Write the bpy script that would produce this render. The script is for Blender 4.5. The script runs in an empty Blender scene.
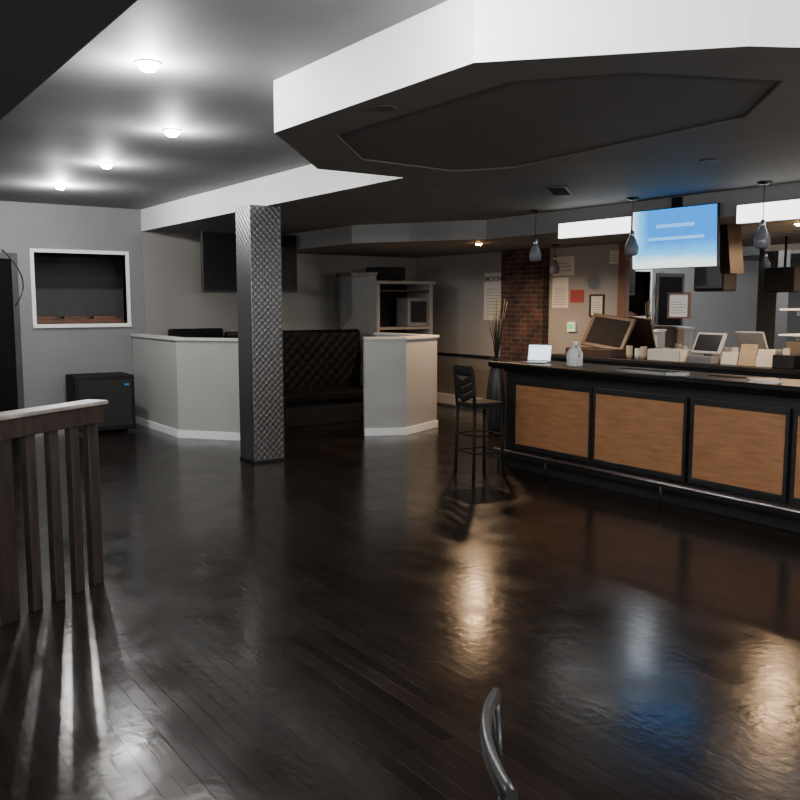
import bpy, bmesh, math, random
from mathutils import Vector, Matrix
random.seed(4)
C=bpy.context.scene.collection
PI=math.pi
# ---------------------------------------------------------------- materials
def nt(name):
    m=bpy.data.materials.new(name); m.use_nodes=True
    t=m.node_tree; b=t.nodes['Principled BSDF']; return m,t,b
def L(t,a,b): t.links.new(a,b)
def paint(name,c,rough=.6,metal=0.,var=.08,scale=6.,bump=.02,bscale=60.,stretch=None,spec=.5):
    m,t,b=nt(name)
    tc=t.nodes.new('ShaderNodeTexCoord'); mp=t.nodes.new('ShaderNodeMapping')
    L(t,tc.outputs['Object'],mp.inputs[0])
    if stretch: mp.inputs['Scale'].default_value=stretch
    n=t.nodes.new('ShaderNodeTexNoise'); n.inputs['Scale'].default_value=scale; n.inputs['Detail'].default_value=5
    L(t,mp.outputs[0],n.inputs[0])
    r=t.nodes.new('ShaderNodeValToRGB')
    r.color_ramp.elements[0].position=.3; r.color_ramp.elements[1].position=.7
    r.color_ramp.elements[0].color=(*[x*(1-var) for x in c],1); r.color_ramp.elements[1].color=(*[min(1,x*(1+var)) for x in c],1)
    L(t,n.outputs[0],r.inputs[0]); L(t,r.outputs[0],b.inputs['Base Color'])
    b.inputs['Roughness'].default_value=rough; b.inputs['Metallic'].default_value=metal
    b.inputs['Specular IOR Level'].default_value=spec
    if bump:
        n2=t.nodes.new('ShaderNodeTexNoise'); n2.inputs['Scale'].default_value=bscale; L(t,mp.outputs[0],n2.inputs[0])
        bp=t.nodes.new('ShaderNodeBump'); bp.inputs['Strength'].default_value=bump*5; bp.inputs['Distance'].default_value=.01
        L(t,n2.outputs[0],bp.inputs['Height']); L(t,bp.outputs[0],b.inputs['Normal'])
    return m
def emit(name,c,s):
    m,t,b=nt(name)
    b.inputs['Base Color'].default_value=(*c,1)
    b.inputs['Emission Color'].default_value=(*c,1); b.inputs['Emission Strength'].default_value=s
    return m
def mathn(t,op,a,bv=None,c=None):
    n=t.nodes.new('ShaderNodeMath'); n.operation=op
    for i,v in enumerate((a,bv,c)):
        if v is None: continue
        if isinstance(v,(int,float)): n.inputs[i].default_value=v
        else: L(t,v,n.inputs[i])
    return n.outputs[0]
def screen_mat():
    m,t,b=nt('blue_screen')
    tc=t.nodes.new('ShaderNodeTexCoord'); s=t.nodes.new('ShaderNodeSeparateXYZ'); L(t,tc.outputs['Object'],s.inputs[0])
    n=t.nodes.new('ShaderNodeTexNoise'); n.inputs['Scale'].default_value=3; L(t,tc.outputs['Object'],n.inputs[0])
    a=mathn(t,'MULTIPLY_ADD',s.outputs[0],3.5,1.95)
    a=mathn(t,'MINIMUM',a,mathn(t,'MULTIPLY',s.outputs[2],3.6))
    a=mathn(t,'ADD',a,mathn(t,'MULTIPLY_ADD',n.outputs[0],.3,-.15))
    r=t.nodes.new('ShaderNodeValToRGB'); e=r.color_ramp.elements
    e[0].position=.2; e[0].color=(.85,.98,1.,1); e[1].position=.95; e[1].color=(.008,.24,.80,1)
    k=e.new(.5); k.color=(.10,.55,.98,1)
    L(t,a,r.inputs[0]); L(t,r.outputs[0],b.inputs['Emission Color']); b.inputs['Emission Strength'].default_value=1.9
    b.inputs['Base Color'].default_value=(.01,.01,.02,1); b.inputs['Roughness'].default_value=.2
    return m
def floor_mat():
    m,t,b=nt('dark_plank_floor')
    tc=t.nodes.new('ShaderNodeTexCoord'); mp=t.nodes.new('ShaderNodeMapping')
    mp.inputs['Rotation'].default_value=(0,0,PI/2); L(t,tc.outputs['Object'],mp.inputs[0])
    br=t.nodes.new('ShaderNodeTexBrick'); br.inputs['Scale'].default_value=1
    br.inputs['Brick Width'].default_value=1.3; br.inputs['Row Height'].default_value=.075
    br.inputs['Mortar Size'].default_value=.0024; br.inputs['Mortar Smooth'].default_value=.4
    br.inputs['Color1'].default_value=(.019,.0135,.0108,1); br.inputs['Color2'].default_value=(.009,.007,.006,1)
    br.inputs['Mortar'].default_value=(.0035,.0028,.0024,1); L(t,mp.outputs[0],br.inputs[0])
    n=t.nodes.new('ShaderNodeTexNoise'); n.inputs['Scale'].default_value=3; n.inputs['Detail'].default_value=8; L(t,tc.outputs['Object'],n.inputs[0])
    mr=t.nodes.new('ShaderNodeMapRange'); mr.inputs['From Min'].default_value=.3; mr.inputs['From Max'].default_value=.7
    mr.inputs['To Min'].default_value=.14; mr.inputs['To Max'].default_value=.25; L(t,n.outputs[0],mr.inputs[0])
    L(t,mr.outputs[0],b.inputs['Roughness'])
    b.inputs['Specular IOR Level'].default_value=.34
    mp2=t.nodes.new('ShaderNodeMapping'); mp2.inputs['Scale'].default_value=(40,2.2,1); L(t,tc.outputs['Object'],mp2.inputs[0])
    n2=t.nodes.new('ShaderNodeTexNoise'); n2.inputs['Scale'].default_value=1; n2.inputs['Detail'].default_value=4; L(t,mp2.outputs[0],n2.inputs[0])
    mr2=t.nodes.new('ShaderNodeMapRange'); mr2.inputs['To Min'].default_value=.5; mr2.inputs['To Max'].default_value=1.4; L(t,n2.outputs[0],mr2.inputs[0])
    mx=t.nodes.new('ShaderNodeMix'); mx.data_type='RGBA'; mx.blend_type='MULTIPLY'; mx.inputs[0].default_value=1
    L(t,br.outputs[0],mx.inputs[6]); L(t,mr2.outputs[0],mx.inputs[7]); L(t,mx.outputs[2],b.inputs['Base Color'])
    wear=t.nodes.new('ShaderNodeTexNoise'); wear.inputs['Scale'].default_value=1.6; L(t,tc.outputs['Object'],wear.inputs[0])
    wm=t.nodes.new('ShaderNodeMapRange'); wm.inputs['From Min'].default_value=.35; wm.inputs['From Max'].default_value=.65; wm.inputs['To Min'].default_value=-.25; wm.inputs['To Max'].default_value=-.9; L(t,wear.outputs[0],wm.inputs[0])
    n3=t.nodes.new('ShaderNodeTexNoise'); n3.inputs['Scale'].default_value=20; n3.inputs['Detail'].default_value=3; L(t,tc.outputs['Object'],n3.inputs[0])
    h=mathn(t,'ADD',mathn(t,'MULTIPLY',br.outputs['Fac'],wm.outputs[0]),n3.outputs[0])
    h=mathn(t,'MULTIPLY_ADD',n2.outputs[0],.3,h)
    bp=t.nodes.new('ShaderNodeBump'); bp.inputs['Strength'].default_value=.36; bp.inputs['Distance'].default_value=.003
    L(t,h,bp.inputs['Height']); L(t,bp.outputs[0],b.inputs['Normal'])
    return m
def quilt_mat():
    m,t,b=nt('embossed_steel')
    tc=t.nodes.new('ShaderNodeTexCoord'); s=t.nodes.new('ShaderNodeSeparateXYZ'); L(t,tc.outputs['Object'],s.inputs[0])
    M=lambda op,a,bv=None,c=None: mathn(t,op,a,bv,c)
    u=M('ADD',s.outputs[0],s.outputs[1]); z=s.outputs[2]
    k=PI/.036
    su=M('SINE',M('MULTIPLY',u,k)); sz=M('SINE',M('MULTIPLY',z,k))
    p=M('MULTIPLY',su,sz)
    r=t.nodes.new('ShaderNodeValToRGB'); r.color_ramp.elements[0].position=.2; r.color_ramp.elements[1].position=.8
    r.color_ramp.elements[0].color=(.12,.12,.122,1); r.color_ramp.elements[1].color=(.23,.23,.235,1)
    h=M('MULTIPLY_ADD',p,.5,.5); L(t,h,r.inputs[0]); L(t,r.outputs[0],b.inputs['Base Color'])
    b.inputs['Metallic'].default_value=.85; b.inputs['Roughness'].default_value=.34
    bp=t.nodes.new('ShaderNodeBump'); bp.inputs['Strength'].default_value=.5; bp.inputs['Distance'].default_value=.006
    L(t,h,bp.inputs['Height']); L(t,bp.outputs[0],b.inputs['Normal']); return m
def brick_mat():
    m,t,b=nt('red_brick')
    tc=t.nodes.new('ShaderNodeTexCoord'); s=t.nodes.new('ShaderNodeSeparateXYZ'); L(t,tc.outputs['Object'],s.inputs[0])
    nz=t.nodes.new('ShaderNodeTexNoise'); nz.inputs['Scale'].default_value=9; L(t,tc.outputs['Object'],nz.inputs[0])
    u=mathn(t,'ADD',s.outputs[0],s.outputs[1])
    v=mathn(t,'ADD',s.outputs[2],mathn(t,'MULTIPLY_ADD',nz.outputs[0],.03,-.015))
    cb=t.nodes.new('ShaderNodeCombineXYZ'); L(t,u,cb.inputs[0]); L(t,v,cb.inputs[1])
    br=t.nodes.new('ShaderNodeTexBrick'); br.inputs['Scale'].default_value=1
    br.inputs['Brick Width'].default_value=.21; br.inputs['Row Height'].default_value=.072; br.inputs['Mortar Size'].default_value=.007
    br.inputs['Color1'].default_value=(.060,.024,.018,1); br.inputs['Color2'].default_value=(.022,.013,.012,1); br.inputs['Mortar'].default_value=(.075,.062,.056,1)
    L(t,cb.outputs[0],br.inputs[0])
    n2=t.nodes.new('ShaderNodeTexNoise'); n2.inputs['Scale'].default_value=5; n2.inputs['Detail'].default_value=6; L(t,tc.outputs['Object'],n2.inputs[0])
    mr=t.nodes.new('ShaderNodeMapRange'); mr.inputs['From Min'].default_value=.3; mr.inputs['From Max'].default_value=.7; mr.inputs['To Min'].default_value=.5; mr.inputs['To Max'].default_value=1.6; L(t,n2.outputs[0],mr.inputs[0])
    mx=t.nodes.new('ShaderNodeMix'); mx.data_type='RGBA'; mx.blend_type='MULTIPLY'; mx.inputs[0].default_value=1
    L(t,br.outputs[0],mx.inputs[6]); L(t,mr.outputs[0],mx.inputs[7]); L(t,mx.outputs[2],b.inputs['Base Color'])
    b.inputs['Roughness'].default_value=.85
    bp=t.nodes.new('ShaderNodeBump'); bp.invert=True; bp.inputs['Distance'].default_value=.012; L(t,mathn(t,'ADD',br.outputs['Fac'],n2.outputs[0]),bp.inputs['Height']); L(t,bp.outputs[0],b.inputs['Normal'])
    return m
M_floor=floor_mat(); M_quilt=quilt_mat(); M_brick=brick_mat()
M_wall=paint('gray_wall_paint',(.20,.205,.21),.55,var=.05,scale=1.5)
M_wallb=paint('taupe_wall_paint',(.26,.245,.232),.6,var=.06,scale=1.5)
M_wallr=paint('warm_gray_wall_paint',(.28,.268,.252),.55,var=.06,scale=1.5)
M_wains=paint('wainscot_paint',(.19,.175,.155),.5,var=.06,scale=2)
M_ceil=paint('gray_ceiling_paint',(.20,.205,.21),.7,var=.12,scale=1.6,bump=.04,bscale=2.5)
M_under=paint('dark_ceiling_paint',(.21,.205,.198),.65,var=.08,scale=1.2,spec=.15)
M_recess=paint('charcoal_ceiling_paint',(.155,.152,.148),.65,var=.08,scale=1.2,spec=.15)
M_dark=paint('near_black_ceiling_paint',(.06,.062,.065),.5,var=.08,scale=1.2)
M_white=paint('white_paint',(.95,.955,.96),.5,var=.01,scale=2)
M_trimw=paint('off_white_trim',(.62,.62,.61),.5,var=.04,scale=2)
M_soff=paint('pale_gray_paint',(.31,.31,.31),.5,var=.05,scale=2)
M_pale=paint('half_wall_paint',(.40,.40,.39),.5,var=.04,scale=2)
M_dull=paint('dull_gray_wood',(.24,.23,.21),.5,var=.08,scale=2)
M_black=paint('black_satin',(.012,.012,.013),.35,var=.2,bump=.01)
M_blackm=paint('black_matte',(.010,.010,.011),.75,var=.2,bump=.02,spec=.25)
M_door=paint('black_door_paint',(.006,.006,.007),.8,var=.2,bump=0,spec=.1)
M_doorf=paint('dark_door_frame',(.035,.033,.032),.5,var=.2,bump=0)
M_leather=paint('black_leather',(.0045,.0045,.0048),.5,var=.15,bump=.05,bscale=150,spec=.16)
M_darkwood=paint('dark_stained_wood',(.022,.016,.013),.4,var=.45,scale=3,stretch=(12,12,1.2),bump=.02)
M_post=paint('dark_brown_post',(.016,.010,.008),.55,var=.3,scale=3,bump=.01,spec=.3)
M_rail=paint('weathered_stained_wood',(.030,.022,.018),.42,var=.5,scale=3,stretch=(12,12,1.2),bump=.02)
M_cap=paint('worn_rail_top',(.26,.235,.21),.4,var=.4,scale=3,stretch=(3,12,3))
M_panel=paint('brown_veneer',(.31,.145,.064),.4,var=.22,scale=3.5,stretch=(3,1.2,9),bump=.02)
M_steel=paint('brushed_steel',(.45,.45,.46),.28,metal=1.,bump=.01)
M_brass=paint('dark_metal',(.05,.05,.052),.3,metal=.8,bump=0)
M_chair=paint('worn_gray_metal',(.09,.09,.092),.32,metal=.7,bump=0)
M_glass_sm=paint('smoked_glass',(.14,.15,.17),.15,var=.1,bump=0)
M_mirror=paint('mirror_silver',(.92,.92,.92),.012,metal=1.,var=.01,bump=0)
M_screen=paint('tv_dark_screen',(.003,.003,.0035),.35,var=.1,bump=0,spec=.15)
M_blue=screen_mat()
M_cap2=emit('caption_blue',(.16,.5,1.),1.6)
M_bulb=emit('bulb_glow',(1.,.98,.95),220)
M_warmbulb=emit('warm_bulb_glow',(1.,.50,.18),170)
M_addedcool=emit('added_cool_glow',(.8,.9,1.),20)
M_litstrip=emit('lit_soffit_glow',(1.,.99,.97),3.8)
M_lap=emit('laptop_glow',(.75,.88,1.),1.8)
M_green=emit('green_glow',(.1,.75,.25),.5)
M_paper=paint('paper',(.62,.60,.55),.7,var=.05)
M_tan=paint('tan_paper',(.42,.33,.22),.7,var=.12)
M_red=paint('red_print',(.30,.045,.035),.6,var=.1)
M_ink=paint('ink',(.05,.05,.05),.6)
M_brown=paint('brown_wood',(.045,.026,.018),.45,var=.35,scale=3,stretch=(9,2,1))
M_redwood=paint('reddish_wood',(.14,.062,.036),.5,var=.3,scale=4)
M_plastic=paint('milky_plastic',(.6,.62,.64),.3,var=.03,bump=0)
M_gray=paint('gray_plastic',(.16,.16,.17),.45)
M_cab=paint('dark_gray_cabinet_paint',(.09,.09,.088),.5)
M_branch=paint('dry_branch',(.02,.015,.011),.7)
M_logo=paint('blue_badge',(.03,.2,.5),.4,bump=0)
# ---------------------------------------------------------------- geometry builder
class G:
    def __init__(s): s.b=bmesh.new(); s.mi=0
    def _f(s,vs):
        try:
            f=s.b.faces.new(vs); f.material_index=s.mi; return f
        except ValueError: return None
    def box(s,x0,x1,y0,y1,z0,z1,mtx=None):
        v=[s.b.verts.new(Vector(p) if mtx is None else mtx@Vector(p)) for p in
           [(x0,y0,z0),(x1,y0,z0),(x1,y1,z0),(x0,y1,z0),(x0,y0,z1),(x1,y0,z1),(x1,y1,z1),(x0,y1,z1)]]
        for q in [(0,3,2,1),(4,5,6,7),(0,1,5,4),(1,2,6,5),(2,3,7,6),(3,0,4,7)]: s._f([v[i] for i in q])
        return s
    def prism(s,poly,z0,z1):
        a=[s.b.verts.new((x,y,z0)) for x,y in poly]; b=[s.b.verts.new((x,y,z1)) for x,y in poly]
        n=len(poly); s._f(a[::-1]); s._f(b)
        for i in range(n): s._f([a[i],a[(i+1)%n],b[(i+1)%n],b[i]])
        return s
    def prismX(s,poly,x0,x1):
        a=[s.b.verts.new((x0,y,z)) for y,z in poly]; b=[s.b.verts.new((x1,y,z)) for y,z in poly]
        n=len(poly); s._f(a[::-1]); s._f(b)
        for i in range(n): s._f([a[i],a[(i+1)%n],b[(i+1)%n],b[i]])
        return s
    def tube(s,pts,r,seg=12,r2=None,flat=1.):
        pts=[Vector(p) for p in pts]; rings=[]; n=len(pts)
        for i,p in enumerate(pts):
            d=(pts[min(i+1,n-1)]-pts[max(i-1,0)]).normalized()
            up=Vector((0,0,1)) if abs(d.z)<.95 else Vector((1,0,0))
            a=d.cross(up).normalized(); c=a.cross(d).normalized()
            rr=r if r2 is None else r+(r2-r)*i/(n-1)
            rings.append([s.b.verts.new(p+a*rr*math.cos(2*PI*k/seg)+c*rr*flat*math.sin(2*PI*k/seg)) for k in range(seg)])
        for i in range(n-1):
            for k in range(seg): 
                f=s._f([rings[i][k],rings[i][(k+1)%seg],rings[i+1][(k+1)%seg],rings[i+1][k]])
                if f: f.smooth=True
        s._f(rings[0][::-1]); s._f(rings[-1]); return s
    def lathe(s,prof,c=(0,0,0),seg=20):
        c=Vector(c); rings=[]
        for r,z in prof:
            rings.append([s.b.verts.new(c+Vector((max(r,.0005)*math.cos(2*PI*k/seg),max(r,.0005)*math.sin(2*PI*k/seg),z))) for k in range(seg)])
        for i in range(len(prof)-1):
            for k in range(seg):
                f=s._f([rings[i][k],rings[i][(k+1)%seg],rings[i+1][(k+1)%seg],rings[i+1][k]])
                if f: f.smooth=True
        s._f(rings[0][::-1]); s._f(rings[-1]); return s
    def obj(s,name,mats,bevel=0.,parent=None,loc=(0,0,0),rotz=0.):
        bmesh.ops.recalc_face_normals(s.b,faces=s.b.faces[:])
        me=bpy.data.meshes.new(name); s.b.to_mesh(me); s.b.free()
        for m in (mats if isinstance(mats,(list,tuple)) else [mats]): me.materials.append(m)
        o=bpy.data.objects.new(name,me); C.objects.link(o)
        o.location=loc; o.rotation_euler[2]=rotz
        if bevel:
            md=o.modifiers.new('bevel','BEVEL'); md.width=bevel; md.segments=2; md.limit_method='ANGLE'
        if parent: o.parent=parent
        return o
def thing(name,label,cat,loc=(0,0,0),rotz=0.,group=None):
    e=bpy.data.objects.new(name,None); e.empty_display_size=.1; C.objects.link(e)
    e.location=loc; e.rotation_euler[2]=rotz; e['label']=label; e['category']=cat
    if group: e['group']=group
    return e
def tag(o,label,cat,group=None):
    o['label']=label; o['category']=cat
    if group: o['group']=group
    return o
def struct(o): o['kind']='structure'; return o
def text_part(parent,body,size,loc,mat,name='lettering',align='CENTER'):
    cu=bpy.data.curves.new('t','FONT'); cu.body=body; cu.size=size; cu.align_x=align; cu.extrude=.0006; cu.offset=.0015
    ob=bpy.data.objects.new('t',cu); C.objects.link(ob)
    dg=bpy.context.evaluated_depsgraph_get(); me=bpy.data.meshes.new_from_object(ob.evaluated_get(dg))
    C.objects.unlink(ob); bpy.data.objects.remove(ob)
    me.materials.clear(); me.materials.append(mat)
    o=bpy.data.objects.new(name,me); C.objects.link(o); o.parent=parent; o.location=loc; o.rotation_euler=(PI/2,0,0)
    return o
# ---------------------------------------------------------------- ROOM
XW=9.2; YW=12.6; XL=-2.5; YN=-3.; ZC=3.1; ZS=2.79; ZB=2.55
g=G(); g.box(XL,XW,YN,YW+.0,-.1,0); struct(g.obj('floor',M_floor))
g=G(); g.box(XL,XW,YN,YW,ZC,ZC+.1); struct(g.obj('ceiling',M_ceil))
wx0,wx1,wz0,wz1=2.75,4.0,1.46,2.44
g=G()
g.box(XL,wx0,YW,YW+.15,0,ZC); g.box(wx1,XW,YW,YW+.15,0,ZC); g.box(wx0,wx1,YW,YW+.15,0,wz0); g.box(wx0,wx1,YW,YW+.15,wz1,ZC)
struct(g.obj('wall_back',M_wall))
g=G(); g.box(4.26,XW,YW-.012,YW-.001,0,ZC-.31); struct(g.obj('trim_1',M_wallb))
g=G(); g.box(XW,XW+.15,YN,YW,0,ZC); struct(g.obj('wall_right',M_wallr))
g=G(); g.box(XL-.15,XL,YN,YW,0,ZC); struct(g.obj('wall_left',M_wall))
g=G(); g.box(XL,XW,YN-.15,YN,0,ZC); struct(g.obj('wall_front',M_wall))
outer=[(4.25,YW),(4.25,6.0),(3.43,6.0),(2.5,4.9),(2.5,3.0),(3.26,2.17),(3.9,1.8),(XW,1.8),(XW,YW)]
inner=[(2.85,3.15),(2.85,4.75),(3.5,5.45),(4.4,5.5),(4.65,5.1),(4.5,3.0),(3.9,2.4),(3.2,2.7)]
g=G(); b=g.b
def loop(poly,z): 
    vs=[b.verts.new((x,y,z)) for x,y in poly]; return vs
ov=loop(outer,ZS); iv=loop(inner,ZS)
es=[]
for vs in (ov,iv):
    for i in range(len(vs)): es.append(b.edges.new((vs[i],vs[(i+1)%len(vs)])))
r=bmesh.ops.triangle_fill(b,edges=es,use_beauty=True,use_dissolve=False,normal=(0,0,-1))
for f in b.faces: f.material_index=1
tv=loop(outer,ZC-.001); it=loop(inner,ZS+.012)
g.mi=0
for i in range(len(ov)): g._f([ov[i],ov[(i+1)%len(ov)],tv[(i+1)%len(ov)],tv[i]])
g.mi=2
for i in range(len(iv)): g._f([iv[i],iv[(i+1)%len(iv)],it[(i+1)%len(iv)],it[i]])
g._f(it)
struct(g.obj('trim_2',[M_white,M_under,M_recess]))
g=G(); bs=[(7.2,1.8),(7.2,8.36),(6.24,10.0),(6.24,YW),(XW,YW),(XW,1.8)]
g.prism(bs,ZB,ZS-.001); o=g.obj('trim_3',[M_soff,M_under]); struct(o)
for p in o.data.polygons:
    if abs(p.normal.z)>.9: p.material_index=1
g=G(); g.box(XL,1.05,YN,YW,ZS,ZC-.001); struct(g.obj('trim_4',M_dark))
g=G(); g.box(9.08,XW,9.25,10.18,0,ZB); struct(g.obj('wall_pier',M_brick))
g=G(); g.box(XW-.015,XW-.001,10.18,YW,0,.85); struct(g.obj('trim_5',M_wains))
g=G(); g.box(XW-.03,XW-.001,10.18,YW,.85,.9); struct(g.obj('trim_6',M_blackm))
g=G(); g.box(4.3,XW-.03,YW-.035,YW-.013,0,.12); struct(g.obj('baseboard_back',M_trimw))
g=G(); g.box(2.56,3.94,YW-.02,YW-.001,0,.12); struct(g.obj('baseboard_left',M_trimw))
g=G(); f=.05
g.box(wx0-f,wx1+f,YW-.03,YW+.15,wz1,wz1+f); g.box(wx0-f,wx1+f,YW-.05,YW+.15,wz0-f,wz0)
g.box(wx0-f,wx0,YW-.03,YW+.15,wz0,wz1); g.box(wx1,wx1+f,YW-.03,YW+.15,wz0,wz1)
struct(g.obj('window_1',M_white,bevel=.004))
g=G(); g.box(2.2,4.6,YW+1.6,YW+1.65,.9,3.); g.box(2.15,2.2,YW+.15,YW+1.6,.9,3.); g.box(4.6,4.65,YW+.15,YW+1.6,.9,3.)
g.box(2.2,4.6,YW+.15,YW+1.6,3.,3.05); g.box(2.2,4.6,YW+.15,YW+1.6,.85,.9)
struct(g.obj('wall_alcove',paint('alcove_paint',(.10,.10,.102),.7)))
root=thing('wooden_shelf','low reddish wooden shelf seen through the wall opening','shelf',(3.4,YW+.35,.9))
g=G(); g.box(-.72,.72,0,.3,.54,.62); g.obj('shelf_board',M_redwood,.004,root)
g=G(); g.box(-.7,.7,.02,.28,0,.54); g.obj('body',M_brown,.004,root)
for i in range(3):
    g=G(); x=-.6+i*.42; g.box(x,x+.32,.05,.25,.62,.66); tag(g.obj('wooden_block',M_redwood,.006,None,(3.4,YW+.35,.9)),'low reddish wooden block on a low shelf','block','blocks on the shelf')
g=G()
g.box(1.56,1.64,YW-.025,YW-.001,0,2.42); g.box(2.46,2.54,YW-.025,YW-.001,0,2.42); g.box(1.64,2.46,YW-.025,YW-.001,2.34,2.42)
g.mi=1
g.box(1.64,2.46,YW-.01,YW-.001,0,2.34)
for z0,z1 in ((.2,1.0),(1.15,2.15)):
    for x0 in (1.76,2.09):
        g.box(x0,x0+.25,YW-.016,YW-.009,z0,z1)
struct(g.obj('door_1',[M_doorf,M_door],.002))
pts=[(2.36+.24*math.sin(k/14*2.6),YW-.035+.008*math.sin(k/14*3),2.46-.75*(k/14)) for k in range(15)]
g=G(); g.tube(pts,.007,8); tag(g.obj('cable',M_black,0),'loose black cable hanging on the wall by the door','cable')
# ---------------------------------------------------------------- lights
lights=[(1.74,4.95),(2.54,6.73),(2.6,8.66),(2.63,10.55),(1.74,2.6),(1.74,.3),(4.6,.4)]
EN=[58,38,42,110,100,105,105]
OFF=[.12,.10,.10,.08,.14,.14,.14]
for i,(x,y) in enumerate(lights):
    r=thing('ceiling_spotlight','round white recessed ceiling spotlight, switched on','ceiling light',(x,y,ZC),0,'lit ceiling spotlights')
    g=G(); g.lathe([(.052,-.001),(.074,-.001),(.074,-.006),(.064,-.010),(.052,-.010)]); g.obj('trim_ring',M_white,0,r)
    g=G(); g.lathe([(.0,-.05),(.034,-.046),(.051,-.030),(.052,-.003)]); g.obj('bulb',M_bulb,0,r)
    ld=bpy.data.lights.new('l','POINT'); ld.energy=EN[i]; ld.shadow_soft_size=.025; ld.color=(1,.985,.96)
    lo=bpy.data.objects.new('bulb_light',ld); C.objects.link(lo); lo.location=(0,0,-OFF[i]); lo.parent=r
def unlit(x,y,z,warm=0):
    r=thing('recessed_downlight','small recessed downlight with dark trim'+(', switched off',', glowing warm',', added cool glow to brighten the mirror')[warm],'ceiling light',(x,y,z),0,'recessed downlights in lower ceiling')
    g=G(); g.lathe([(.045,-.001),(.07,-.001),(.07,-.006),(.05,-.009),(.045,-.008)]); g.obj('trim_ring',M_cab,0,r)
    g=G(); g.lathe([(0,-.025),(.03,-.024),(.044,-.012),(.044,-.001)]) if warm else g.lathe([(0,-.004),(.044,-.003),(.044,-.001)]); g.obj('bulb',(M_black,M_warmbulb,M_addedcool)[warm],0,r)
    return r
for p in ((2.67,3.94),(5.0,6.6),(5.57,3.99),(4.9,8.4),(6.2,7.4)): unlit(*p,ZS)
def lamp(parent,loc,e,color,kind='SPOT',ang=2.8,size=.04):
    ld=bpy.data.lights.new('s',kind); ld.energy=e; ld.color=color; ld.shadow_soft_size=size
    if kind=='SPOT': ld.spot_size=ang; ld.spot_blend=.6
    lo=bpy.data.objects.new('lamp_light',ld); C.objects.link(lo); lo.location=loc; lo.parent=parent
r=unlit(7.62,9.0,ZB,1); lamp(r,(0,0,-.05),215,(1.,.64,.36))
r=unlit(8.35,4.9,ZB,1); lamp(r,(0,0,-.05),150,(1.,.64,.35))
r=unlit(8.35,6.7,ZB,2); lamp(r,(0,0,-.05),30,(.85,.92,1.))  # added lamp: brightens the mirror, cool tint matches the screen's floor reflection
def fill_lamp(x,y,rz,e):  # added fill lamps out of view, to brighten ceiling undersides and faces
    r=thing('added_fill_lamp','added fill lamp with white frosted shade, out of view, switched on','fill lamp',(x,y,1.95),rz,'added fill lamps on out-of-view walls')
    g=G(); g.box(-.06,.06,-.03,0,-.1,.1); g.obj('back_plate',M_steel,.004,r)
    g=G(); g.lathe([(.04,-.12),(.09,.12),(.085,.12),(.036,-.11)],c=(0,-.13,0)); g.obj('lamp_shade',M_plastic,0,r)
    ld=bpy.data.lights.new('s','POINT'); ld.energy=e; ld.shadow_soft_size=.12; ld.color=(1,.97,.93)
    lo=bpy.data.objects.new('lamp_light',ld); C.objects.link(lo); lo.location=(0,-.25,.2); lo.parent=r
for x in (.5,3.5,6.5): fill_lamp(x,YN,PI,200)
fill_lamp(XL,3.,PI/2,110); fill_lamp(XL,8.,PI/2,110)
# ---------------------------------------------------------------- column
r=thing('support_column','square column clad in embossed patterned steel','column',(4.235,8.72,0))
g=G(); w=.183; g.box(-w,w,-w,w,0,ZS); g.obj('cladding',M_quilt,.003,r)
g=G(); g.box(-w-.006,w+.006,-w-.006,w+.006,0,.03); g.obj('base',M_brass,.002,r)
# ---------------------------------------------------------------- half walls
def halfwall(name,label,pts,th=.13,h=1.27):
    r=thing(name,label,'half wall',(pts[0][0],pts[0][1],0))
    ox,oy=pts[0]
    P=[Vector((x-ox,y-oy)) for x,y in pts]
    def offs(d):
        out=[]
        for i in range(len(P)):
            ns=[]
            if i>0: e=(P[i]-P[i-1]).normalized(); ns.append(Vector((-e.y,e.x)))
            if i<len(P)-1: e=(P[i+1]-P[i]).normalized(); ns.append(Vector((-e.y,e.x)))
            n=sum(ns,Vector((0,0)))/len(ns); n=n/ (n.length**2)
            out.append(P[i]+n*d)
        return out
    def poly(a,b): return [tuple(p) for p in offs(a)]+[tuple(p) for p in reversed(offs(b))]
    g=G(); g.prism(poly(0,th),0,h); g.obj('body',M_pale,.003,r)
    g=G(); g.prism(poly(-.025,th+.03),h,h+.035); g.obj('cap',M_trimw,.004,r)
    g=G(); g.prism(poly(-.016,0),0,.10); g.obj('kickboard',M_white,.003,r)
    return r
halfwall('half_wall','pale gray angled half wall with white kickboard beside a steel column',[(4.05,YW-.04),(4.05,10.80),(4.68,10.02),(5.0,9.97)])
halfwall('half_wall','pale gray angled half wall with white kickboard beside the booth',[(6.12,9.52),(6.62,9.28),(7.4,9.62),(7.4,11.0)])
# ---------------------------------------------------------------- booths
def tufted(r,x0,x1,yf,z0,z1):
    g=G(); nu=int((x1-x0)/.02); nv=int((z1-z0)/.02); s=.12; gr=[]
    for i in range(nu+1):
        row=[]
        for j in range(nv+1):
            u=x0+(x1-x0)*i/nu; v=z0+(z1-z0)*j/nv
            d=.016*(abs(math.cos(PI*(u+v)/(s*1.4)))*abs(math.cos(PI*(u-v)/(s*1.4))))**.5
            row.append(g.b.verts.new((u,yf-d,v)))
        gr.append(row)
    for i in range(nu):
        for j in range(nv):
            f=g._f([gr[i][j],gr[i+1][j],gr[i+1][j+1],gr[i][j+1]]); f.smooth=True
    g.box(x0,x1,yf,yf+.14,z0,z1); return g.obj('tufted_back',M_leather,0,r)
r=thing('booth_bench','black tufted leather booth bench with tall back','bench',(5.0,10.7,0))
g=G(); g.box(0,2.2,.06,.7,0,.33); g.obj('base',M_blackm,.01,r)
g=G(); g.box(0,2.2,0,.62,.33,.48); g.obj('seat',M_door,.04,r)
tufted(r,0,2.2,.62,.48,1.30)
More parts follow.
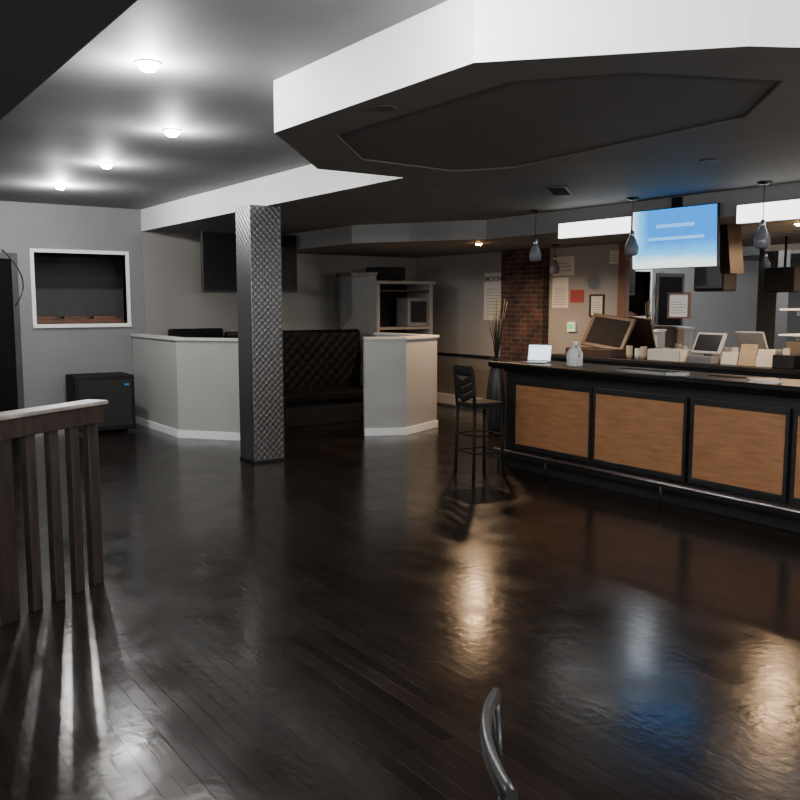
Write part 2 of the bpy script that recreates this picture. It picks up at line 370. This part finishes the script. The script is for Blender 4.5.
g=G(); g.tube([(0,.69,1.30),(2.2,.69,1.30)],.05); g.obj('top_roll',M_leather,0,r)
r=thing('booth_bench','small black leather bench end beside the half wall','bench',(4.98,10.2,0))
g=G(); g.box(0.02,.34,.02,.44,0,.33); g.obj('base',M_blackm,.01,r)
g=G(); g.box(0,.36,0,.46,.33,.52); g.obj('seat',M_leather,.03,r)
r=thing('booth_bench','black leather bench back showing above the half wall','bench',(4.55,11.5,0))
g=G(); g.box(.0,.8,.2,.8,0,.48); g.obj('seat',M_leather,.03,r)
g=G(); g.box(.0,.83,.82,.98,0,1.37); g.obj('backrest',M_leather,.03,r)
# ---------------------------------------------------------------- cabinet + shelving
r=thing('tall_cabinet','tall dark gray cabinet with angled side behind the half wall','cabinet',(7.5,11.3,0))
g=G(); g.prism([(-.005,0),(-.005,.62),(-.33,.62),(-.33,.55)],0,2.17); g.obj('body',M_cab,.004,r)
g=G(); g.prism([(-.005,-.03),(-.005,.64),(-.35,.64),(-.35,.53)],2.17,2.23); g.obj('top',M_brown,.004,r)
r=thing('shelf_unit','open dark shelf unit with dull gray frame','shelf',(7.5,11.3,0))
g=G(); g.box(0,.06,0,.7,0,2.05); g.obj('post',M_dull,.003,r)
g=G(); g.box(1.04,1.1,0,.7,0,2.05); g.obj('post',M_dull,.003,r)
g=G(); g.box(0,1.14,-.03,.72,2.05,2.1); g.obj('top',M_dull,.003,r)
g=G(); g.box(.06,1.04,.66,.7,0,2.05); g.obj('back_panel',M_blackm,0,r)
g=G(); g.box(.06,1.04,.02,.66,1.93,1.96); g.obj('shelf_board',M_brown,0,r)
g=G(); g.box(.06,1.04,.02,.66,1.33,1.37); g.obj('shelf_board',M_dull,0,r)
r=thing('equipment_box','plain dark equipment box on top of the shelf unit','box',(7.62,11.4,2.1))
g=G(); g.box(0,.5,0,.4,.02,.22); g.obj('body',M_blackm,.008,r)
for x in (.05,.45):
    g=G(); g.box(x-.02,x+.02,.05,.35,0,.02); g.obj('foot',M_black,0,r)
r=thing('monitor','boxy dim gray monitor standing on the shelf','monitor',(8.13,11.33,1.371))
g=G(); g.box(0,.4,0,.35,0,.46); g.obj('body',M_gray,.015,r)
g=G(); g.box(.04,.36,-.008,0,.07,.41); g.obj('screen',M_black,.004,r)
g=G(); g.box(.12,.28,-.006,0,.02,.05); g.obj('control_strip',M_dull,0,r)
# ---------------------------------------------------------------- wall TV (dark)
r=thing('television','large black wall television, switched off','television',(4.68,11.4,1.9))
g=G(); g.box(0,1.48,0,.06,0,.84); g.obj('housing',M_black,.008,r)
g=G(); g.box(.02,1.46,-.004,0,.03,.82); g.obj('screen',M_screen,0,r)
g=G(); g.box(.6,.9,.06,.09,.25,.6); g.box(.7,.8,.09,1.188,.4,.48); g.obj('bracket',M_blackm,.004,r)
# ---------------------------------------------------------------- speaker cabinet
r=thing('speaker_cabinet','large black floor speaker cabinet with small blue badge','speaker',(3.0,11.72,0),-.05)
g=G(); g.box(0,.78,0,.6,.04,.78); g.obj('body',M_blackm,.015,r)
g=G(); g.box(.05,.73,-.012,0,.1,.72); g.obj('grille',paint('speaker_cloth',(.02,.02,.02),.8,bump=.2,bscale=300),.004,r)
g=G(); g.box(.64,.70,-.02,-.012,.64,.67); g.obj('badge',M_logo,0,r)
for x in (.06,.7):
    for y in (.06,.52):
        g=G(); g.box(x-.03,x+.03,y-.03,y+.03,0,.04); g.obj('foot',M_black,0,r)
# ---------------------------------------------------------------- railing
A=Vector((.875,5.01)); B=Vector((1.49,5.41)); d=(B-A); ang=math.atan2(d.y,d.x); ln=d.length
r=thing('wooden_railing','dark stained wooden railing with worn pale top','railing',(A.x,A.y,0),ang)
g=G(); g.box(-.35,ln+.05,-.075,.075,1.13,1.155); g.obj('handrail',M_cap,.006,r)
g=G(); g.box(-.35,ln+.03,-.05,.05,1.02,1.13); g.obj('top_rail',M_rail,.004,r)
g=G(); g.box(-.09,.05,-.04,.04,0,1.02); g.obj('newel_post',M_darkwood,.005,r)
for t in (.27,.51,.735,.95):
    q=.046 if t>.9 else .036
    g=G(); g.box(t*ln-q,t*ln+q,-.022,.022,0,1.02); g.obj('baluster',M_rail,.004,r)
# ---------------------------------------------------------------- BAR
r=thing('bar_counter','long black bar counter with brown wood veneer panels','bar',(6.2,1.4,0))
y1=5.47
g=G(); g.box(.02,.5,0,y1,0,1.03); g.obj('body',M_black,.004,r)
g=G(); g.box(-.12,.62,-.05,y1+.09,1.06,1.12); g.obj('countertop',M_black,.015,r)
g=G(); g.box(-.02,.52,-.01,y1+.01,1.03,1.06); g.obj('apron',M_blackm,.004,r)
g=G(); g.tube([(-.13,-.05,1.105),(-.13,y1+.09,1.105)],.032); g.obj('arm_rail',M_leather,0,r)
pan=[(5.66,6.69),(4.588,5.587),(3.66,4.49),(2.6,3.57),(1.6,2.5)]
for a,bb in pan:
    g=G(); g.box(-.005,.02,a-1.4,bb-1.4,.27,.90); g.obj('panel',M_panel,.003,r)
    g=G(); 
    y0=a-1.4; yy=bb-1.4
    g.box(-.015,.02,y0-.03,y0,.22,.95); g.box(-.015,.02,yy,yy+.03,.22,.95); g.box(-.015,.02,y0,yy,.22,.27); g.box(-.015,.02,y0,yy,.90,.95)
    g.obj('panel_moulding',M_black,.003,r)
g=G(); g.box(.005,.02,0,y1,0,.14); g.obj('kickboard',M_blackm,.003,r)
g=G(); g.tube([(-.14,0.1,.2),(-.14,y1,.2)],.02); g.obj('foot_rail',M_steel,0,r)
for y in (.5,1.9,3.3,4.7,5.4):
    g=G(); g.tube([(-.14,y,.2),(.02,y,.2)],.013); g.tube([(-.14,y,.2),(-.14,y,0)],.009); g.obj('rail_bracket',M_brass,0,r)
r=thing('back_bar_cabinet','black back bar cabinet along the mirrored wall','cabinet',(8.55,2.2,0))
g=G(); g.box(.03,.64,0,6.4,0,1.0); g.obj('body',M_blackm,.004,r)
g=G(); g.box(0,.64,-.02,6.42,1.0,1.05); g.obj('worktop',M_black,.006,r)
for i in range(8):
    g=G(); g.box(.01,.03,i*.8+.03,i*.8+.77,.1,.95); dd=g.obj('door',M_black,.004,r)
    g=G(); g.tube([(-.02,i*.8+.7,.6),(-.02,i*.8+.7,.75)],.007); g.obj('handle',M_steel,0,dd)
r=thing('wall_mirror','large wall mirror in reddish brown wooden frame behind the bar','mirror',(XW-.0005,2.2,1.06))
g=G(); g.box(-.012,0,0,5.58,0,1.47); g.obj('glass',M_mirror,0,r)
g=G(); g.box(-.06,0,5.58,5.70,0,1.48); g.obj('frame',M_redwood,.004,r)
# ---------------------------------------------------------------- bar stool
r=thing('bar_stool','black metal bar stool with chevron slatted back and padded seat','stool',(5.79,6.80,0),-.12)
g=G(); g.box(-.19,.19,-.18,.18,.70,.74); g.obj('seat',M_blackm,.015,r)
g=G(); g.box(-.18,.18,-.17,.17,.68,.70); g.obj('seat_frame',M_black,.003,r)
for sx in (-1,1):
    for sy in (-1,1):
        g=G(); g.tube([(.165*sx,.16*sy,.69),(.18*sx,.175*sy,0)],.017,8); g.obj('leg',M_blackm,0,r)
for sy in (-1,1):
    g=G(); g.tube([(-.17,.165*sy,.69),(-.18,.17*sy,.85),(-.205,.17*sy,1.09)],.019,8); g.obj('upright',M_blackm,0,r)
for z,x,fl,dip in ((.84,-.18,3.4,.07),(.92,-.19,3.4,.07),(1.0,-.2,3.4,.07),(1.065,-.205,5.2,.0)):
    g=G(); n=9
    g.tube([(x-.02*math.sin(PI*k/(n-1)),-.17+.34*k/(n-1),z-dip*(1-abs(2*k/(n-1)-1))) for k in range(n)],.010,8,flat=fl); g.obj('back_slat',M_blackm,0,r)
for z in (.22,.4):
    g=G(); q=.165+.015*(1-z/.69)
    g.tube([(-q,-q,z),(q,-q,z),(q,q,z),(-q,q,z),(-q,-q,z)],.009,8); g.obj('footrest',M_blackm,0,r)
# ---------------------------------------------------------------- foreground chair
fw=Vector((.575,.818)); rt=Vector((.818,-.575))
cp=fw*1.69+rt*.40
r=thing('chair','dark metal chair with curved top rail','chair',(cp.x,cp.y,0),math.atan2(rt.y,rt.x)-.04)
rail=[]
for k in range(15):
    a=-1+2*k/14
    rail.append((-.222+.035*a*a,.21*a,.845+.012*(1-a*a)))
g=G(); g.tube(rail,.013,12,flat=1.7); g.obj('top_rail',M_chair,0,r)
rail2=[(x+.03,y*.9,z-.2) for x,y,z in rail]
g=G(); g.tube(rail2,.009,10,flat=1.6); g.obj('back_slat',M_brass,0,r)
for s in (-1,1):
    g=G(); g.tube([(-.187,.21*s,.84),(-.175,.195*s,.68),(-.16,.19*s,.45),(-.2,.19*s,0)],.009,10); g.obj('leg',M_brass,0,r)
    g=G(); g.tube([(.2,.19*s,.45),(.22,.2*s,0)],.012,10); g.obj('leg',M_brass,0,r)
g=G(); g.box(-.2,.22,-.2,.2,.44,.48); g.obj('seat',M_leather,.015,r)
# ---------------------------------------------------------------- pendants
def pendant(x,y,zc,zb):
    r=thing('pendant_lamp','small pendant lamp with smoked glass shade over the bar','pendant lamp',(x,y,zc),0,'pendant lamps over the bar')
    b=zb-zc
    g=G(); g.lathe([(.0,0),(.06,0),(.06,-.015),(.03,-.03),(0,-.03)]); g.obj('canopy',M_brass,0,r)
    g=G(); g.tube([(0,0,-.02),(0,0,b+.2)],.004,6); g.obj('cord',M_black,0,r)
    g=G(); g.lathe([(.0,b+.25),(.018,b+.245),(.024,b+.21),(.024,b+.17)]); g.obj('socket',M_steel,0,r)
    g=G(); g.lathe([(.024,b+.19),(.045,b+.15),(.07,b+.08),(.066,b+.02),(.045,b),(.04,b),(.055,b+.02),(.055,b+.08),(.03,b+.15)]); g.obj('lamp_shade',M_glass_sm,0,r)
for p in ((6.93,7.2),(6.9,5.8),(6.93,4.4),(6.93,3.0)): pendant(*p,ZS,2.22)
pendant(8.65,8.6,ZB,2.15)
# ---------------------------------------------------------------- bar TV
r=thing('television','wall television showing a bright blue screen above the bar','television',(7.12,5.49,2.09),-PI/2)
mt=Matrix.Translation((0,0,.59))@Matrix.Rotation(math.radians(3),4,'X')@Matrix.Translation((0,0,-.59))
g=G(); g.box(-.5,.5,0,.04,0,.59,mt); g.obj('housing',M_black,.004,r)
g=G(); g.box(-.494,.494,-.004,0,.008,.582,mt); g.obj('screen',M_blue,0,r)
g=G(); g.box(-.2,.25,-.005,-.004,.40,.435,mt); g.box(-.3,.36,-.005,-.004,.28,.31,mt); g.obj('screen_caption',M_cap2,0,r)
g=G(); g.box(-.05,.05,.04,.08,.45,.69); g.obj('bracket',M_blackm,0,r)
for a,bb in ((6.02,7.05),(3.3,4.8)):  # added emissive strips stand in for light falling on the soffit face
    r=thing('lit_soffit_strip','added glowing white strip standing in for the brightly lit bar soffit face','ceiling light',(7.2,a,2.47),0,'added glowing strips on the bar soffit')
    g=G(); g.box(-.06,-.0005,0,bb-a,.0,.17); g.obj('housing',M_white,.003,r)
    g=G(); g.box(-.066,-.06,.005,bb-a-.005,.005,.165); g.obj('glow_face',M_litstrip,0,r)
r=thing('hanging_speaker','black loudspeaker hanging from the bar soffit','speaker',(8.5,5.95,1.88),-PI/2)
g=G(); g.box(-.2,.2,-.12,.12,0,.3); g.obj('body',M_blackm,.02,r)
g=G(); g.box(-.17,.17,-.13,-.12,.03,.27); g.obj('grille',M_black,.005,r)
g=G(); g.tube([(0,0,.3),(0,0,.67)],.015); g.obj('bracket',M_blackm,0,r)
g=G(); g.prismX([(-.06,0),(.06,0),(.14,.5),(0,.5)],-.12,.12); tag(g.obj('wooden_post',M_post,.005,None,(8.0,5.4,2.05)),'dark brown wooden post hanging beside the television','post')
# ---------------------------------------------------------------- vents
def vent(loc,rx,rotz,w,h):
    r=thing('air_vent','dark rectangular louvred air vent','vent',loc,rotz)
    r.rotation_euler[0]=rx
    g=G(); g.box(-w/2,w/2,-.012,0,-h/2,-h/2+.02); g.box(-w/2,w/2,-.012,0,h/2-.02,h/2); g.box(-w/2,-w/2+.02,-.012,0,-h/2,h/2); g.box(w/2-.02,w/2,-.012,0,-h/2,h/2); g.obj('frame',M_cab,.002,r)
    g=G(); g.box(-w/2,w/2,-.002,0,-h/2,h/2)
    k=int(h/.025)
    for i in range(1,k): g.box(-w/2,w/2,-.01,0,-h/2+i*.025-.004,-h/2+i*.025+.004)
    g.obj('louvres',M_blackm,0,r)
vent((5.9,5.83,ZS-.001),PI/2,math.radians(-52),.2,.6)
vent((6.785,9.185,2.68),0,math.atan2(-1.64,1.1),.26,.13)
# ---------------------------------------------------------------- signs
def sign(y0,y1,z0,z1,mat,label,cat='notice',name='paper_notice',head=None,frame=None,lines=0,txt=None,x=XW-.0003,tm=None):
    w=abs(y0-y1); h=z1-z0
    r=thing(name,label,cat,(x,(y0+y1)/2,z0),-PI/2)
    g=G(); g.box(-w/2,w/2,-.006,0,0,h); g.obj('sheet',mat,0,r)
    if lines:
        g=G()
        for i in range(lines):
            z=h*.66-i*h*.6/lines; g.box(-w*.38,w*(.38 if i%3 else .25),-.0075,-.006,z-.006,z)
        g.obj('printed_lines',M_ink,0,r)
    if frame:
        g=G(); t=.022
        g.box(-w/2-t,w/2+t,-.02,0,-t,0); g.box(-w/2-t,w/2+t,-.02,0,h,h+t); g.box(-w/2-t,-w/2,-.02,0,0,h); g.box(w/2,w/2+t,-.02,0,0,h); g.obj('frame',frame,.002,r)
    if txt: text_part(r,txt,w*.23,(0,-.009,h*.82),tm or M_red)
    return r
sign(10.72,10.22,1.48,2.23,M_paper,'tall white notice poster with dark heading on the wall','poster','notice_poster',lines=9,txt='SMOKING',tm=M_ink)
sign(9.18,8.86,1.68,2.12,M_paper,'white printed notice on gray wall beside brick',lines=9)
sign(9.18,8.76,2.15,2.42,M_paper,'white notice with heading on gray wall',lines=3)
sign(8.82,8.56,1.76,1.94,M_red,'small red notice on gray wall',lines=2)
sign(8.42,8.2,1.58,1.85,M_paper,'dark framed certificate with white paper','framed certificate','framed_certificate',frame=M_black,lines=5)
sign(8.1,7.94,2.28,2.46,M_paper,'small white note high on wall beside mirror',lines=3)
sign(7.08,6.8,1.58,1.86,M_paper,'red wooden framed certificate against the mirror','framed certificate','framed_certificate',frame=M_redwood,lines=5,x=XW-.013)
r=thing('thermostat_box','small white wall box with green light','thermostat',(XW-.0003,8.76,1.34),-PI/2)
g=G(); g.box(-.08,.08,-.04,0,0,.14); g.obj('body',M_white,.008,r)
g=G(); g.box(-.05,.05,-.044,-.04,.04,.11); g.obj('display',M_green,0,r)
r=thing('baseboard_heater','white baseboard heater along the lower wall','heater',(XW-.016,10.4,0))
g=G(); g.box(-.08,0,0,2.0,.03,.2); g.obj('body',M_trimw,.006,r)
g=G(); g.box(-.07,0,.02,1.98,0,.03); g.obj('foot',M_gray,0,r)
# ---------------------------------------------------------------- vase
r=thing('floor_vase','tall dark vase with dry branches beside the bar end','vase',(7.65,8.65,0))
g=G(); g.lathe([(.09,0),(.12,.1),(.14,.45),(.10,.8),(.06,.95),(.085,1.02),(.07,1.02),(.05,.95)]); g.obj('vessel',M_black,0,r)
for i in range(26):
    a=random.uniform(0,2*PI); s=random.uniform(.03,.16); h=random.uniform(1.45,1.85)
    g=G(); g.tube([(0,0,.9),(s*.35*math.cos(a),s*.35*math.sin(a),1.25),(s*math.cos(a),s*math.sin(a),h)],.008,5,r2=.004); g.obj('branch',M_branch,0,r)
# ---------------------------------------------------------------- things on the bar
Z=1.121
r=thing('laptop','open silver laptop with bright screen on the bar','laptop',(6.42,6.63,Z),-PI/2+.5)
g=G(); g.box(-.13,.13,-.1,.1,0,.015); g.obj('keyboard_base',M_steel,.004,r)
mt=Matrix.Translation((0,.1,.015))@Matrix.Rotation(math.radians(-15),4,'X')
g=G(); g.box(-.13,.13,0,.008,0,.18,mt); g.obj('lid',M_steel,.003,r)
g=G(); g.box(-.12,.12,-.002,0,.012,.17,mt); g.obj('screen',M_lap,0,r)
r=thing('plastic_jug','milky white plastic gallon jug on the bar','jug',(6.4,6.06,Z))
g=G(); g.lathe([(.07,0),(.08,.01),(.08,.13),(.062,.165),(.03,.2),(.022,.215),(.022,.23)]); g.obj('body',M_plastic,0,r)
g=G(); g.lathe([(.025,.23),(.025,.248),(0,.248)]); g.obj('cap',M_white,0,r)
g=G(); g.tube([(-.02,-.03,.205),(-.03,-.085,.19),(-.03,-.1,.14),(-.02,-.075,.1)],.01,8); g.obj('handle',M_plastic,0,r)
def flat(name,label,cat,x,y,z,w,d,h,mat,rz=0):
    g=G(); g.box(-w/2,w/2,-d/2,d/2,0,h); return tag(g.obj(name,mat,.004,None,(x,y,z),rz),label,cat)
def papers(label,x,y,z,rz,n=3):
    r=thing('paper_stack',label,'papers',(x,y,z),rz)
    for i in range(n):
        g=G(); a=i*.12; mt=Matrix.Rotation(a,4,'Z'); g.box(-.15,.15,-.11,.11,i*.006,i*.006+.005,mt); g.obj('sheet',M_paper,0,r)
papers('loose white papers lying on the black bar top',6.35,3.95,Z,.4,4)
papers('loose white papers lying on the black bar top',6.5,3.5,Z,1.2,3)
r=thing('card_reader','small pale card reader lying on the bar','card reader',(6.3,4.75,Z),.3)
g=G(); g.box(-.05,.05,-.09,.09,0,.025); g.obj('body',M_pale,.006,r); g=G(); g.box(-.035,.035,.02,.07,.025,.028); g.obj('display',M_glass_sm,0,r)
for y in (5.3,4.3): flat('bar_mat','thin black rubber mat on the bar top','bar mat',6.6,y,Z,.15,.6,.008,M_blackm)
# ---------------------------------------------------------------- things on the back bar
Z=1.051
r=thing('display_box','dark brown wooden box with raised slanted lid on the back bar','box',(8.75,7.92,Z),-PI/2)
g=G(); g.box(-.4,.4,-.15,.15,0,.1); g.obj('body',M_brown,.005,r)
mt=Matrix.Translation((0,.1,.1))@Matrix.Rotation(math.radians(-25),4,'X')@Matrix.Rotation(math.radians(6),4,'Y')
g=G(); g.box(-.38,.38,0,.03,0,.48,mt); g.obj('lid',M_brown,.005,r)
g=G(); g.box(-.32,.32,-.004,0,.05,.43,mt); g.obj('lid_panel',M_blackm,.003,r)
def cups(x,y,h,lab):
    r=thing('cup_stack',lab,'cups',(x,y,Z),0,'stacks of paper cups on the back bar')
    for i in range(h):
        g=G(); g.lathe([(.03,i*.03),(.042,i*.03+.07),(.04,i*.03+.07),(.028,i*.03+.004)],seg=14); g.obj('cup',M_tan if lab.startswith('tan') else M_paper,0,r)
cups(8.7,7.3,4,'tan stack of paper cups'); cups(8.72,7.18,3,'white stack of paper cups'); cups(8.68,7.06,4,'tan stack of paper cups')
r=thing('utensil_tray','white wire tray of cutlery on the back bar','tray',(8.75,6.7,Z),-PI/2)
g=G(); g.box(-.24,.24,-.15,.15,0,.01); g.box(-.24,.24,-.15,-.14,0,.14); g.box(-.24,.24,.14,.15,0,.14); g.box(-.24,-.23,-.15,.15,0,.14); g.box(.23,.24,-.15,.15,0,.14); g.obj('body',M_paper,.003,r)
for x in (-.1,.08):
    g=G(); g.box(x-.005,x+.005,-.14,.14,.01,.13); g.obj('divider',M_tan,0,r)
r=thing('cash_terminal','gray touch screen cash terminal on the back bar','cash register',(8.72,6.18,Z),-PI/2)
g=G(); g.box(-.16,.16,-.14,.14,0,.09); g.obj('base',M_gray,.01,r)
g=G(); g.box(-.04,.04,.0,.06,.09,.2); g.obj('neck',M_black,.004,r)
mt=Matrix.Translation((0,-.04,.12))@Matrix.Rotation(math.radians(-28),4,'X')
g=G(); g.box(-.19,.19,0,.04,0,.27,mt); g.obj('display_housing',M_pale,.01,r)
g=G(); g.box(-.16,.16,-.003,0,.03,.24,mt); g.obj('display',M_black,0,r)
# folders lean back towards the mirror, side by side along the counter
for y,hh,m,lab in ((5.86,.15,M_paper,'white'),(5.64,.25,M_tan,'tan'),(5.42,.2,M_paper,'white')):
    g=G(); mt=Matrix.Rotation(-.25,4,'X'); g.box(-.1,.1,-.008,.008,.004,hh,mt); tag(g.obj('paper_folder',m,.002,None,(8.68,y,Z),-PI/2),lab+' paper folder leaning on the back bar','folder','paper folders on the back bar')
g=G(); g.box(-.07,.07,-.12,.12,0,.10); tag(g.obj('paper_box',M_paper,.006,None,(8.92,5.62,Z)),'small pale cardboard box on the back bar','box')
r=thing('receipt_printer','black receipt printer with paper on the back bar','printer',(8.7,5.16,Z),-PI/2)
g=G(); g.box(-.12,.12,-.1,.1,0,.15); g.obj('body',M_black,.012,r); g=G(); g.box(-.04,.04,-.03,-.028,.15,.22); g.obj('receipt',M_paper,0,r)
for z in (.34,.62):
    r=thing('glass_shelf','thin pale glass shelf fixed to the mirror','shelf',(8.93,5.0,Z+z))
    g=G(); g.box(0,.24,-1.4,.42,0,.018); g.obj('shelf_board',M_white,.002,r)
    for y in (-1.2,.3):
        g=G(); g.box(.2,.25,y,y+.03,-.06,0); g.obj('bracket',M_steel,0,r)
def bottle(x,y,z,h,m,lab):
    r=thing('liquor_bottle',lab,'bottle',(x,y,z),0,'bottles on the glass shelf')
    g=G(); g.lathe([(.034,0),(.036,.01),(.036,h*.55),(.014,h*.72),(.013,h*.95)],seg=14); g.obj('body',m,0,r)
    g=G(); g.lathe([(.015,h*.93),(.015,h),(0,h)],seg=12); g.obj('cap',M_black,0,r)
for i in range(3): bottle(9.03,4.5-i*.14,Z+.359,.24,(M_glass_sm,M_tan,M_plastic)[i],('dark glass bottle on shelf','amber glass bottle on shelf','clear glass bottle on shelf')[i])
flat('storage_box','low black audio box on the back bar','box',8.75,4.7,Z,.3,.45,.16,M_black)
# ---------------------------------------------------------------- world + camera
w=bpy.data.worlds.new('world'); bpy.context.scene.world=w; w.use_nodes=True
w.node_tree.nodes['Background'].inputs[0].default_value=(.02,.02,.022,1)
cd=bpy.data.cameras.new('camera'); cd.lens=38.8; cd.sensor_width=36; cd.clip_start=.05
co=bpy.data.objects.new('camera',cd); C.objects.link(co); co.location=(0,0,1.75)
co.rotation_euler=(math.radians(90-6.41),0,math.radians(-35.1)); bpy.context.scene.camera=co
